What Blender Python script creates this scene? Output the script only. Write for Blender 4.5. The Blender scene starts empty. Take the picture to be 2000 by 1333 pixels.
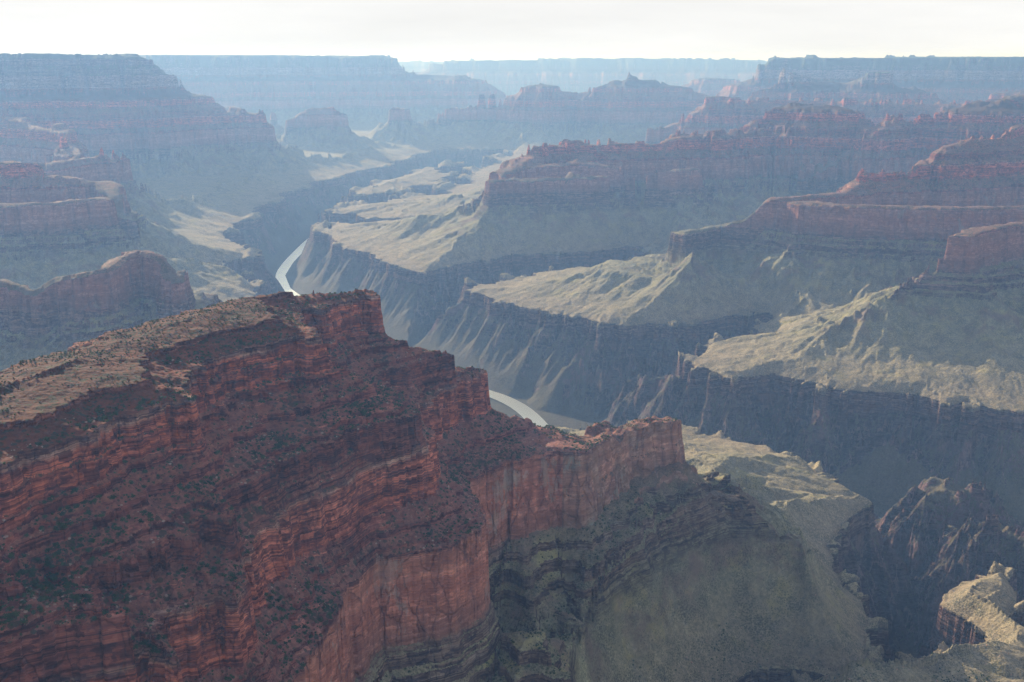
import bpy, math, time
import numpy as np
from math import radians, tan, atan, sin, cos, pi
QUAL = 1.0            # 1 = full terrain resolution
T0 = time.time()
SC = bpy.context.scene
COL = SC.collection

# ------------------------------------------------------------------ camera
F = 2144.0
PITCH = atan(554.5 / F)
cam = bpy.data.cameras.new("camera"); camo = bpy.data.objects.new("camera", cam); COL.objects.link(camo)
cam.sensor_width = 36.0; cam.lens = 36.0 * F / 2000.0
cam.clip_start = 1.0; cam.clip_end = 200000.0
camo.location = (0, 0, 0); camo.rotation_euler = (pi / 2 - PITCH, 0, 0)
SC.camera = camo

# ------------------------------------------------------------------ sky and sun
SUN_AZ, SUN_EL = -34.0, 19.5        # degrees, azimuth from the view axis, + = right
world = bpy.data.worlds.new("World"); SC.world = world; world.use_nodes = True
wt = world.node_tree; wt.nodes.clear()
def wn(t, **k):
    n = wt.nodes.new(t)
    for a, b in k.items(): setattr(n, a, b)
    return n
sky = wn('ShaderNodeTexSky', sky_type='NISHITA', sun_disc=False, sun_elevation=radians(SUN_EL),
         sun_rotation=radians(SUN_AZ), altitude=2000, air_density=1.0, dust_density=2.5, ozone_density=1.0)
wbg = wn('ShaderNodeBackground'); wbg.inputs['Strength'].default_value = 0.15
wout = wn('ShaderNodeOutputWorld')
# thin high cloud veil
tc = wn('ShaderNodeTexCoord'); mp = wn('ShaderNodeMapping'); mp.inputs['Scale'].default_value = (1.2, 1.2, 9.0)
cn = wn('ShaderNodeTexNoise'); cn.inputs['Scale'].default_value = 2.2; cn.inputs['Detail'].default_value = 8; cn.inputs['Roughness'].default_value = .6
cr = wn('ShaderNodeMapRange'); cr.inputs[1].default_value = .30; cr.inputs[2].default_value = .72; cr.inputs[3].default_value = .55; cr.inputs[4].default_value = .95
bw = wn('ShaderNodeRGBToBW'); veil = wn('ShaderNodeMix', data_type='RGBA')
cmb = wn('ShaderNodeMix', data_type='RGBA', blend_type='MULTIPLY'); cmb.inputs[0].default_value = 1
cmb.inputs[7].default_value = (1.0, 1.02, 1.06, 1)
L = wt.links.new
L(tc.outputs['Generated'], mp.inputs[0]); L(mp.outputs[0], cn.inputs['Vector']); L(cn.outputs['Fac'], cr.inputs[0])
L(sky.outputs[0], bw.inputs[0]); L(bw.outputs[0], cmb.inputs[6])
L(cr.outputs[0], veil.inputs[0]); L(sky.outputs[0], veil.inputs[6]); L(cmb.outputs[2], veil.inputs[7])
cl = wn('ShaderNodeVectorMath', operation='MINIMUM'); cs_ = wn('ShaderNodeMapRange'); cs_.inputs[1].default_value = .3; cs_.inputs[2].default_value = .7; cs_.inputs[3].default_value = 3.55; cs_.inputs[4].default_value = 4.15
cv = wn('ShaderNodeVectorMath', operation='SCALE'); cv.inputs[0].default_value = (1.0, 1.0, .99)
L(cn.outputs['Fac'], cs_.inputs[0]); L(cs_.outputs[0], cv.inputs['Scale'])
L(veil.outputs[2], cl.inputs[0]); L(cv.outputs[0], cl.inputs[1]); L(cl.outputs[0], wbg.inputs[0]); L(wbg.outputs[0], wout.inputs[0])

sun = bpy.data.lights.new("sun", 'SUN'); suno = bpy.data.objects.new("sun", sun); COL.objects.link(suno)
sun.energy = 5.0; sun.angle = radians(0.6); sun.color = (1.0, .88, .68)
suno.rotation_euler = (radians(90 - SUN_EL), 0, radians(180 - SUN_AZ)); suno.location = (0, 0, 500)
# check: local -Z must travel from the sun
SC.view_settings.view_transform = 'Standard'; SC.view_settings.look = 'None'
SC.view_settings.exposure = 0.72; SC.view_settings.gamma = 1.0
SC.render.engine = 'CYCLES'
SC.cycles.use_adaptive_sampling = False
SC.cycles.max_bounces = 3; SC.cycles.diffuse_bounces = 1; SC.cycles.glossy_bounces = 2; SC.cycles.volume_bounces = 0
SC.cycles.transparent_max_bounces = 4
SC.cycles.use_denoising = True; SC.cycles.denoising_prefilter = 'ACCURATE'; SC.cycles.denoising_input_passes = 'RGB_ALBEDO_NORMAL'

HAZE_DENS = 5.9e-5

# ------------------------------------------------------------------ strata profile: elevation over a horizontal run u
rng = np.random.default_rng(7)
E_RIV, E_RIM = -1410.0, -1090.0
PROF = [(-400, -1412), (0, -1410), (40, -1385), (280, -1150), (286, -1128), (289, -1124), (293, -1090),
        (420, -1072), (640, -1030), (800, -985), (930, -925), (936, -915), (1060, -850), (1063, -838), (1085, -828), (1088, -808),
        (1112, -800), (1115, -786), (1138, -770), (1143, -722), (1147, -712), (1152, -640)]
SUP = [(1152, -640), (1190, -619), (1192, -613), (1225, -588), (1234, -526), (1239, -521), (1272, -497), (1275, -475), (1278, -472),
       (1290, -468), (1292, -462), (1325, -451), (1327, -441), (1352, -428), (1354, -422), (1364, -415), (1367, -395), (1371, -392), (1374, -370),
       (1420, -357), (1423, -351), (1500, -343), (1560, -330)]
TOP = [(1560, -330), (1640, -270), (1652, -165), (1680, -150), (1690, -110), (1740, -60), (1746, -20), (1790, 0), (1810, 30), (1900, 38), (6000, 42)]
prof = PROF + SUP[1:] + TOP[1:]
PU = np.array([p[0] for p in prof], float); PZ = np.array([p[1] for p in prof], float)
def U_of(e):
    return float(np.interp(e, PZ, PU))
def make_table(seed, amp):
    """profile with many thin extra ledges"""
    g = np.random.default_rng(seed)
    u = np.arange(-400, 6000, 0.5); z = np.interp(u, PU, PZ)
    k = np.argmin(np.abs(u - 900)); e = np.argmin(np.abs(u - 1560))
    # warp z so that it climbs in small steps: z' = z + saw
    zz = np.arange(-1411, 320, 0.25); saw = np.zeros_like(zz); p = -1160.0
    lo = -1412.
    edges = [-1411.]
    while edges[-1] < 320: edges.append(edges[-1] + g.uniform(5.0, 17.0))
    edges = np.array(edges); mid = np.searchsorted(edges, zz) - 1
    mid = np.clip(mid, 0, len(edges) - 2)
    a, b = edges[mid], edges[mid + 1]; t = (zz - a) / (b - a)
    hard = (g.uniform(0, 1.0, len(edges)) ** 1.5)[mid]
    st = np.where(t < .6, t * .35 / .6, .35 + (t - .6) / .12 * .6); st = np.where(t > .72, .95 + (t - .72) / .28 * .05, st)
    zn = a + (b - a) * (t + (st - t) * hard)
    w = np.interp(zz, [-1411, -1170, -1150, -1090, -1085, -900, -860, -780, -765, -645, -635, -366, -350, -275, -160, 0],
                  [0.0, .0, .5, .5, .05, .1, .75, .75, .35, .35, .9, .9, .25, .2, .6, .3])
    zt = zz + (zn - zz) * w * amp
    return u, np.interp(z, zz, zt)
TU, TA = make_table(3, 1.0); _, TB = make_table(11, .9)

# ------------------------------------------------------------------ numpy noise
def h2(ix, iy, seed):
    n = (ix.astype(np.int64) * 374761393 + iy.astype(np.int64) * 668265263 + seed * 2147483647) & 0xffffffff
    n = ((n ^ (n >> 13)) * 1274126177) & 0xffffffff
    n = n ^ (n >> 16)
    return (n & 0xffff).astype(np.float32) / 65535.0, ((n >> 16) & 0xffff).astype(np.float32) / 65535.0
def vnoise(x, y, seed=0):
    fx = np.floor(x); fy = np.floor(y); tx = (x - fx).astype(np.float32); ty = (y - fy).astype(np.float32)
    tx = tx * tx * tx * (tx * (tx * 6 - 15) + 10); ty = ty * ty * ty * (ty * (ty * 6 - 15) + 10)
    ix = fx.astype(np.int64); iy = fy.astype(np.int64)
    a = h2(ix, iy, seed)[0]; b = h2(ix + 1, iy, seed)[0]; c = h2(ix, iy + 1, seed)[0]; d = h2(ix + 1, iy + 1, seed)[0]
    return ((a * (1 - tx) + b * tx) * (1 - ty) + (c * (1 - tx) + d * tx) * ty) * 2 - 1
def fbm(x, y, octv, seed=0, gain=.5):
    s = 0; a = 1; t = 0
    for k in range(octv):
        s = s + a * vnoise(x * 2 ** k + 17.3 * k, y * 2 ** k - 9.1 * k, seed + k); t += a; a *= gain
    return s / t
def phac(px, py, dx, dy, cell, seed):
    """stripes running along the slope (dx,dy = unit direction ACROSS the slope); returns cos, sin"""
    gx = px / cell; gy = py / cell
    ix = np.floor(gx).astype(np.int64); iy = np.floor(gy).astype(np.int64)
    cs = np.zeros(px.shape, np.float32); sn = np.zeros(px.shape, np.float32)
    fx = (gx - ix).astype(np.float32); fy = (gy - iy).astype(np.float32)
    for ox in (-1, 0, 1):
        for oy in (-1, 0, 1):
            rx, ry = h2(ix + ox, iy + oy, seed)
            vx = fx - (ox + rx); vy = fy - (oy + ry)
            d2 = vx * vx + vy * vy
            w = np.maximum(0, np.exp(-2.2 * d2) - .012)
            ph = (vx * dx + vy * dy) * (2 * pi * 1.0) + rx * 2.4
            cs += w * np.cos(ph); sn += w * np.sin(ph)
    m = np.sqrt(cs * cs + sn * sn) + 1e-3
    k = np.minimum(1, m * 1.6) / m
    return cs * k, sn * k

# ------------------------------------------------------------------ plan geometry
def P(px, py, e=None, D=None):
    """photo position + known stratum elevation -> plan position (x, y, elevation)"""
    a = (px - 1000) / F; b = -(py - 666.5) / F
    y = cos(PITCH) + b * sin(PITCH); z = b * cos(PITCH) - sin(PITCH)
    if e is not None and D is None:
        t = e / z
    else:
        t = D / math.hypot(a, y); e = z * t
    return (a * t, y * t, e)
def poly(pts, e): return [P(x, y, e)[:2] for x, y in pts]
def sdf(X, Y, pg):
    pg = np.array(pg, float); n = len(pg)
    d = np.full(X.shape, 1e18); ins = np.zeros(X.shape, bool)
    for i in range(n):
        x0, y0 = pg[i]; x1, y1 = pg[(i + 1) % n]
        ex, ey = x1 - x0, y1 - y0; L2 = ex * ex + ey * ey + 1e-9
        t = np.clip(((X - x0) * ex + (Y - y0) * ey) / L2, 0, 1)
        d = np.minimum(d, (X - x0 - t * ex) ** 2 + (Y - y0 - t * ey) ** 2)
        c = ((y0 <= Y) & (Y < y1)) | ((y1 <= Y) & (Y < y0))
        xi = x0 + (Y - y0) * ex / (ey if abs(ey) > 1e-9 else 1e-9)
        ins ^= c & (X < xi)
    d = np.sqrt(d)
    return np.where(ins, d, -d)
def crest(X, Y, pts, g=1.0, w=0.0):
    """pts (x, y, elevation): highest u reached from the crest line"""
    best = np.full(X.shape, -1e9); att = np.ones(X.shape); drop = np.zeros(X.shape)
    def ud(e): return (1172.0, -630.0 - e) if -786 < e < -636 else (min(U_of(e), 1840.0), 0.0)   # a crest worn down inside the great cliff
    if len(pts) == 1: pts = pts * 2
    for (x0, y0, e0), (x1, y1, e1) in zip(pts[:-1], pts[1:]):
        ex, ey = x1 - x0, y1 - y0; L2 = ex * ex + ey * ey + 1e-9
        t = np.clip(((X - x0) * ex + (Y - y0) * ey) / L2, 0, 1)
        d = np.sqrt((X - x0 - t * ex) ** 2 + (Y - y0 - t * ey) ** 2)
        (u0, k0), (u1, k1) = ud(e0), ud(e1)
        v = u0 + (u1 - u0) * t - g * np.maximum(0, d - w)
        att = np.where(v > best, np.clip((d - w * .4) / (w + 70), 0, 1), att)
        drop = np.where(v > best, k0 + (k1 - k0) * t, drop)
        best = np.maximum(best, v)
    return best, att, drop

# --- the near red ridge: traced ledges, one outline for each stratum
BK = np.array([-.894, .447])
sky_line = [(0, 740), (100, 705), (170, 685), (215, 676), (300, 637), (400, 605), (470, 590), (505, 573), (600, 562), (690, 555)]
skyp = [np.array(P(x, y, -338)[:2]) for x, y in sky_line]
def back(off, tail):
    pts = [tuple(p + BK * off) for p in reversed(skyp)]
    return pts + tail
POLY_U = poly([(-120, 1130), (-20, 1075), (15, 1085), (25, 1100), (-30, 1075), (-110, 1010), (-60, 945), (0, 922), (73, 888), (140, 862), (196, 838), (245, 818), (343, 789), (388, 790),
               (392, 775), (372, 752), (345, 728), (385, 714), (434, 697), (500, 684), (574, 664), (611, 668),
               (606, 640), (585, 622), (560, 612), (640, 598), (700, 581), (741, 577), (735, 566)], -370) + \
    back(105, [(-1100, 900), (-1100, 500), (-700, 420)])
POLY_S = poly([(-150, 1320), (0, 1268), (60, 1250), (122, 1228), (200, 1222), (262, 1214), (255, 1200), (180, 1175), (120, 1150), (90, 1130), (140, 1142), (196, 1109), (250, 1078), (315, 1047),
               (395, 1015), (457, 1018), (455, 1000), (436, 975), (441, 965), (490, 937), (595, 888), (623, 872), (705, 840), (796, 815), (822, 808), (815, 790), (790, 770), (740, 735),
               (760, 720), (820, 708), (893, 694)], -472) + \
    back(200, [(-1200, 950), (-1200, 500), (-700, 330)])
POLY_M = poly([(-150, 1420), (100, 1340), (200, 1290), (280, 1270), (350, 1290), (300, 1235), (340, 1198), (400, 1183), (466, 1168), (480, 1130), (470, 1090), (500, 1040), (532, 1006), (575, 985), (623, 962), (700, 920),
               (750, 890), (810, 873), (828, 871), (832, 850), (815, 810), (812, 790), (820, 768), (880, 745), (941, 722)], -521) + \
    back(240, [(-1250, 950), (-1250, 500), (-700, 280)])
POLY_R = poly([(500, 1420), (590, 1300), (622, 1255), (680, 1150), (700, 1115), (740, 1090), (800, 1082), (870, 1070), (930, 1042), (952, 1015), (938, 985), (918, 955), (925, 935), (985, 905), (1040, 882), (1075, 872), (1136, 872),
               (1142, 850), (1130, 830), (1080, 822)], -640) + \
    back(340, [(-1350, 950), (-1350, 400), (-600, 150), (-300, 500)])
FG = [(POLY_R, 1152.0), (POLY_M, U_of(-521) - .5), (POLY_S, U_of(-472) - .5), (POLY_U, 1374.5)]

# --- Tonto platform rims
RIM_NEAR = poly([(1270, 826), (1350, 828), (1420, 840), (1490, 862), (1518, 890), (1560, 908), (1600, 928), (1630, 950), (1665, 966), (1702, 986),
                 (1664, 1008), (1643, 1036), (1612, 1066), (1619, 1094), (1636, 1139), (1650, 1157), (1671, 1170), (1689, 1192), (1699, 1210), (1686, 1232), (1684, 1258), (1692, 1312),
                 (1640, 1318), (1540, 1312), (1480, 1312), (1420, 1345), (1300, 1500)], E_RIM) + [(200, 1000), (-300, 600), (-1800, 600), (-1900, 1900), (-1500, 2300), (-700, 2700), (-100, 3000)]
RIM_EAST = poly([(1560, 1345), (1620, 1330), (1700, 1322), (1760, 1306), (1800, 1290), (1850, 1278), (1925, 1264), (1915, 1240), (1880, 1212), (1850, 1196), (1828, 1185), (1838, 1160), (1875, 1137),
                 (1960, 1125), (1978, 1150), (1962, 1200), (2000, 1240), (2100, 1260), (2250, 1270), (2300, 1500), (1500, 1500)], E_RIM)
RIM_NORTH = poly([(2250, 830), (2000, 806), (1930, 802), (1891, 783), (1853, 785), (1790, 773), (1709, 766), (1615, 759), (1590, 750), (1541, 740), (1506, 736), (1440, 738), (1405, 732), (1363, 713), (1335, 708),
                  (1363, 697), (1398, 676), (1457, 668), (1508, 662), (1487, 648), (1490, 636), (1510, 626), (1496, 613), (1440, 610), (1398, 624), (1300, 632), (1230, 640), (1167, 634), (1125, 622), (1055, 608), (1030, 605),
                  (985, 592), (932, 583), (876, 575), (911, 566), (932, 554), (1034, 547), (1050, 535), (1118, 532), (1167, 530), (1247, 514), (1296, 490), (1280, 480), (1150, 490), (1000, 500), (932, 508), (880, 520), (817, 535),
                  (750, 544), (701, 530), (673, 511), (640, 494), (655, 475), (622, 452), (650, 438), (750, 430), (700, 424), (655, 420), (660, 408), (750, 393), (845, 381), (900, 362), (930, 335), (1000, 300)], E_RIM) + \
    [(300, 17000), (1000, 40000), (40000, 40000), (20000, 3000)]
RIM_SOUTH = poly([(500, 605), (500, 588), (482, 556), (462, 541), (375, 546), (320, 538), (400, 517), (468, 506), (482, 488), (452, 464), (440, 456), (500, 442), (560, 427), (610, 412), (640, 388), (750, 379),
                  (845, 363), (872, 343), (850, 306), (880, 285)], E_RIM) + [(-1000, 22000), (500, 45000), (-40000, 45000), (-20000, 1500), (-3200, 2300), (-1900, 2600), (-1150, 3000), (-850, 3450), (-950, 4200)]
RIVER = [(2100, 3000), (1500, 3050)] + [P(x, y, E_RIV)[:2] for x, y in [(1420, 985), (1250, 930), (1110, 890), (1050, 835), (1030, 800), (1005, 787), (945, 768), (860, 730), (760, 680), (650, 625), (590, 590), (556, 566), (546, 540), (562, 515),
          (584, 492), (606, 470), (650, 440), (720, 412), (800, 388), (885, 348)]]

# --- crest lines of the ridges, buttes and rims (region name, points, slope factor, half width)
def C(spec, D=None): return [(P(s[0], s[1], s[2]) if s[2] < 0 else P(s[0], s[1], None, s[2])) if len(s) == 3 else P(s[0], s[1], None, D) for s in spec]
CR = [
 ('dana', [(x, y, -634) for x, y, z in C([(1120, 868, -640), (1165, 856, -665), (1210, 845, -680), (1255, 838, -684), (1290, 840, -688)])], 1.0, 26),
 ('near', [(x, y, -634) for x, y, z in C([(1010, 890, -640), (1060, 874, -640), (1125, 870, -640)])], 1.0, 10),
 ('dana', C([(1300, 835, -700), (1330, 905, -835), (1345, 960, -930), (1385, 985, -960)]), 1.0, 4),
 ('dana', C([(1350, 960, -935), (1440, 870, -1010), (1475, 865, -1040)]), 1.0, 6),
 ('near', C([(1160, 1050, -800), (1220, 1130, -870), (1265, 1150, -905)]), 1.0, 10),
 ('near', C([(1030, 1240, -800), (1180, 1250, -880), (1300, 1330, -930)]), 1.0, 6),
 ('gorge', C([(1835, 1150, -1320), (1880, 1085, -1240), (1945, 1022, -1150), (2030, 1050, -1130), (2200, 1050, -1090)]), 1.1, 2),
 ('gorge', C([(1850, 1190, -1340), (1900, 1130, -1290), (1960, 1062, -1200), (2030, 1040, -1150)]), 1.0, 3),
 ('gorge', C([(1780, 1160, -1350), (1830, 1100, -1290), (1875, 1050, -1215), (1900, 1010, -1150)]), 1.0, 3),
 ('gorge', C([(1760, 1090, -1330), (1790, 1010, -1220), (1812, 975, -1160), (1850, 960, -1150), (1900, 900, -1100)]), 1.1, 2),
 ('gorge', C([(1640, 960, -1280), (1690, 890, -1200), (1740, 830, -1130)]), 1.1, 2),
 ('gorge', C([(1560, 870, -1300), (1590, 800, -1180), (1600, 770, -1120)]), 1.1, 2),
 ('gorge', C([(1230, 790, -1330), (1270, 750, -1240), (1330, 730, -1130)]), 1.1, 2),
 ('gorge', C([(1090, 740, -1300), (1150, 690, -1200), (1170, 650, -1120)]), 1.1, 2),
 ('r1', C([(1850, 465, -642), (1920, 445, -636), (2000, 434, -638), (2200, 418, -638), (2600, 400, -640)]), 1.0, 26),
 ('r1', C([(1795, 556, -800), (1850, 570, -812), (1890, 580, -815)]), 1.0, 12),
 ('r2', C([(1318, 455, -785), (1400, 440, -778), (1462, 428, -740), (1500, 388, -640), (1640, 376, -625), (1690, 341, -555), (1780, 332, -545), (1815, 310, -500), (1835, 288, -442), (1890, 273, -415), (1960, 268, -408), (1990, 245, -365), (2050, 240, -365), (2250, 235, -360)]), 1.0, 18),
 ('r2', C([(1560, 395, -645), (1700, 402, -640), (1850, 405, -640), (2200, 400, -640)]), 1.0, 25),
 ('r2', C([(1262, 520, -925), (1310, 488, -860), (1340, 470, -800)]), 1.0, 4),
 ('r3', C([(850, 372, 6330), (864, 356, 6400), (1000, 353, 6480), (1150, 350, 6550), (1250, 346, 6650), (1330, 330, 6800)]), 1.0, 30),
 ('r3', C([(985, 335, 6650), (1050, 286, 7000), (1120, 283, 7150), (1300, 281, 7350), (1340, 266, 7500), (1500, 250, 7900), (1545, 228, 8000), (1572, 208, 8100), (1592, 208, 8150), (1625, 228, 8150), (1655, 223, 8150), (1695, 250, 8000)]), 1.0, 55),
 ('r3', C([(1040, 322, 6750), (1150, 317, 6800), (1180, 325, 6800)]), 1.0, 35),
 ('r5', C([(1745, 222, -372), (1850, 222, -368), (1900, 212, -335), (1950, 197, -290), (2000, 185, -273), (2200, 168, -268)]), 1.0, 20),
 ('r5', C([(1745, 226, -380), (1700, 264, -500), (1645, 305, -640), (1600, 350, -780)]), 1.0, 20),
 ('l1', C([(-200, 570, -700), (0, 546, -690), (30, 560, -705), (60, 573, -722), (100, 543, -680), (200, 524, -650), (235, 502, -642), (270, 485, -625), (300, 502, -642), (345, 544, -705), (378, 568, -800), (420, 600, -880)]), 1.0, 8),
 ('l2', C([(-200, 290, -460), (0, 315, -512), (90, 333, -560), (150, 346, -600), (200, 353, -630), (225, 387, -690), (245, 430, -785)]), 1.0, 30),
 ('l2', C([(-200, 420, -700), (0, 400, -650), (120, 395, -650), (200, 385, -650)]), 1.0, 20),
 ('l2', C([(245, 430, -785), (300, 460, -860), (420, 470, -970), (450, 480, -1000)]), 1.0, 10),
 ('l3', C([(90, 318, -600), (180, 307, -600), (235, 292, -560), (300, 303, -600), (345, 306, -630), (378, 347, -690), (440, 388, -800)]), 1.0, 30),
 ('l3', C([(345, 330, -650), (380, 370, -775), (400, 398, -800), (370, 400, -790)]), 1.0, 15),
 ('l4', C([(-300, 190, -380), (0, 226, -455), (60, 243, -490), (130, 273, -560), (165, 305, -640)]), 1.0, 20),
 ('l4', C([(-400, 104), (0, 106), (200, 108), (266, 111), (290, 127), (330, 146), (345, 172), (400, 200), (412, 215), (480, 221), (555, 227), (590, 246), (618, 268), (632, 258), (650, 256), (662, 285), (700, 330)], D=10900), 1.0, 40),
 ('l4', C([(-400, 104), (0, 107), (150, 109)], D=11500), 1.0, 500),
 ('l5', C([(566, 236), (600, 216), (632, 211), (650, 208), (668, 222), (680, 250), (700, 270)], D=13000), 1.0, 30),
 ('l5', C([(430, 215), (468, 200), (520, 222)], D=14500), 1.0, 30),
 ('f1', C([(-100, 105), (250, 107), (600, 109), (740, 112), (764, 118), (776, 134), (800, 142), (900, 148), (950, 166), (1010, 200)], D=18500), .8, 80),
 ('f1', C([(-100, 105), (250, 107), (590, 110)], D=20500), .8, 1500),
 ('f2', C([(868, 128), (885, 120), (1000, 118), (1200, 115), (1450, 117), (1500, 126), (1600, 150)], D=27000), .6, 200),
 ('f2', C([(1030, 119), (1200, 116), (1330, 118)], D=29500), .6, 2000),
 ('f3', C([(500, 120), (760, 121), (900, 124), (1500, 120), (2200, 118)], D=39000), .5, 1500),
 ('f4', C([(780, 212), (870, 196), (950, 190), (966, 178), (1050, 172), (1056, 163), (1062, 172), (1150, 180), (1166, 187), (1205, 156), (1275, 155), (1312, 168), (1375, 184)], D=14200), 1.0, 40),
 ('f5', C([(1320, 175), (1340, 165), (1382, 152), (1430, 155), (1465, 170)], D=19000), 1.0, 60),
 ('mr', C([(1380, 206), (1400, 189), (1450, 160), (1492, 126), (1512, 116), (1700, 114), (2000, 112), (2300, 112)], D=15200), 1.0, 60),
 ('mr', C([(1760, 114), (2000, 112), (2300, 112)], D=17200), 1.0, 1800),
 ('mr', C([(1500, 186), (1545, 143), (1560, 150), (1600, 157), (1640, 160), (1700, 156), (1716, 146), (1735, 150), (1760, 172), (1810, 192)], D=12800), 1.0, 45),
 ('mr', C([(1930, 208), (1960, 190), (2000, 178), (2200, 150)], D=12500), 1.0, 45),
 ('r4', C([(1250, 278), (1292, 252), (1342, 228), (1400, 200), (1500, 192), (1700, 202), (2000, 205)], D=10800), 1.0, 60),
]
REG = ['near', 'dana', 'gorge', 'tonto', 'r1', 'r2', 'r3', 'r4', 'r5', 'l1', 'l2', 'l3', 'l4', 'l5', 'f1', 'f2', 'f3', 'f4', 'f5', 'mr', 'east']

# ------------------------------------------------------------------ polar terrain grid
def radii(q):
    segs = [(620, 3000, .00115), (3000, 6000, .0017), (6000, 12000, .0024), (12000, 20000, .0035), (20000, 44000, .008)]
    out = []
    for a, b, k in segs:
        n = int(math.log(b / a) / k * q); out.append(np.exp(np.linspace(math.log(a), math.log(b), n, endpoint=False)))
    return np.concatenate(out + [[44000.0]])
AZ = 34.0
NAc = int(1560 * QUAL)
Rr = radii(QUAL); Aa = np.radians(np.linspace(-AZ, AZ, NAc))
NRr = len(Rr)
print("grid", NRr, NAc)
# coarse base
ST = 4
ci = np.unique(np.append(np.arange(0, NRr, ST), NRr - 1)); cj = np.unique(np.append(np.arange(0, NAc, ST), NAc - 1))
Rc, Ac = np.meshgrid(Rr[ci], Aa[cj], indexing='ij')
Xc = Rc * np.sin(Ac); Yc = Rc * np.cos(Ac)
wpA = 9 + np.clip((Rc - 1800) / 60, 0, 35)
wx = Xc + wpA * fbm(Xc / 170, Yc / 170, 4, 5); wy = Yc + wpA * fbm(Xc / 170, Yc / 170, 4, 55)
reg = np.full(Xc.shape, REG.index('gorge'))
# platforms
dN = sdf(wx, wy, RIM_NEAR); dE = sdf(wx, wy, RIM_EAST); dNo = sdf(wx, wy, RIM_NORTH); dS = sdf(wx, wy, RIM_SOUTH)
u = np.full(Xc.shape, -400.0)
for d, nm, kk, ko in ((dN, 'near', .62, 1.9), (dE, 'east', .6, 2.6), (dNo, 'tonto', .62, 1.05), (dS, 'tonto', .62, 1.05)):
    up = 291 + np.where(d > 0, np.minimum(d * kk, 430 + .04 * d), d * ko)
    reg = np.where((up > u) & (up > 250), REG.index(nm), reg); u = np.maximum(u, up)
ATT = np.ones(Xc.shape); DROP = np.zeros(Xc.shape)
dmax = np.maximum(np.maximum(dN, dE), np.maximum(dNo, dS))
cap = np.where(dmax > 0, 300 + 5.0 * dmax, u)
cap = np.where(Rc > 13500, 1e6, cap)
for k, (nm, pts, g, w) in enumerate(CR):
    uc, at, dr = crest(wx, wy, pts, g, w)
    if nm != 'gorge': uc = np.minimum(uc, cap)
    ATT = np.where(uc > u, at, ATT); DROP = np.where(uc > u, dr, DROP)
    reg = np.where((uc > u), REG.index(nm), reg); u = np.maximum(u, uc)
# river cut
def dist_line(X, Y, pts):
    d = np.full(X.shape, 1e18)
    for (x0, y0), (x1, y1) in zip(pts[:-1], pts[1:]):
        ex, ey = x1 - x0, y1 - y0; t = np.clip(((X - x0) * ex + (Y - y0) * ey) / (ex * ex + ey * ey), 0, 1)
        d = np.minimum(d, (X - x0 - t * ex) ** 2 + (Y - y0 - t * ey) ** 2)
    return np.sqrt(d)
dRiv = dist_line(Xc, Yc, RIVER)
u = np.minimum(u, (dRiv - 30) * 1.2)
u = np.maximum(u, -60)
# near ridge from nested outlines
ds = [sdf(wx, wy, pg) for pg, _ in FG]; us = [v for _, v in FG]
uf = us[0] + ds[0] * 1.0
rn = np.clip(dN, 0, None); tt = -ds[0] / np.maximum(-ds[0] + rn, 1e-3)
lin = np.where(dN > 0, us[0] - (us[0] - 300) * (1 - (1 - np.clip(tt, 0, 1)) ** 1.25), -400)
uf = np.where(ds[0] < 0, np.minimum(us[0] + ds[0] * .95, lin), us[0])
for k in range(len(FG)):
    inside = ds[k] > 0
    if k + 1 < len(FG):
        o = -ds[k + 1]
        t = ds[k] / np.maximum(ds[k] + np.maximum(o, 0), 1e-3)
        v = us[k] + (us[k + 1] - us[k]) * t
    else:
        v = us[k] + np.minimum(ds[k] * 1.1, 150)
    uf = np.where(inside, np.maximum(uf, v), uf)
uf = np.minimum(uf, cap)
reg = np.where(uf > u, np.where(uf > 700, REG.index('near'), REG.index('near')), reg)
u = np.maximum(u, uf)
# upsample
def up(a):
    b = np.empty((len(ci), NAc), np.float32)
    for k in range(len(ci)): b[k] = np.interp(np.arange(NAc), cj, a[k])
    o = np.empty((NRr, NAc), np.float32); f = np.arange(NRr); idx = np.clip(np.searchsorted(ci, f, side='right') - 1, 0, len(ci) - 2)
    t = ((f - ci[idx]) / (ci[idx + 1] - ci[idx])).astype(np.float32)[:, None]
    return b[idx] * (1 - t) + b[idx + 1] * t
ub = up(u)
R, A = np.meshgrid(Rr.astype(np.float32), Aa.astype(np.float32), indexing='ij')
X = R * np.sin(A); Y = R * np.cos(A)
sA, cA = np.sin(A), np.cos(A)
def grad(f):
    fr = np.gradient(f, axis=0) / np.gradient(R, axis=0); fa = np.gradient(f, axis=1) / (np.gradient(A, axis=1) * R)
    return fr * sA + fa * cA, fr * cA - fa * sA
gx, gy = grad(ub)
gl = np.sqrt(gx * gx + gy * gy) + 1e-4
gn = np.minimum(1, gl / .5)
rivf = np.clip((up(dRiv) - 90) / 220, 0, 1)
near_m = up((uf >= u - 1e-3).astype(float) * np.clip((uf - 1040) / 80, 0, 1))       # near red ridge: gentler wobble so the ledges keep their traced line
uu = ub.copy(); attf = up(ATT)
plat = np.clip((ub - 290) / 20, 0, 1) * np.clip((760 - ub) / 150, 0, 1)
gorge_m = np.clip((300 - ub) / 60, 0, 1) * np.clip((ub + 40) / 60, 0, 1)
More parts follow.
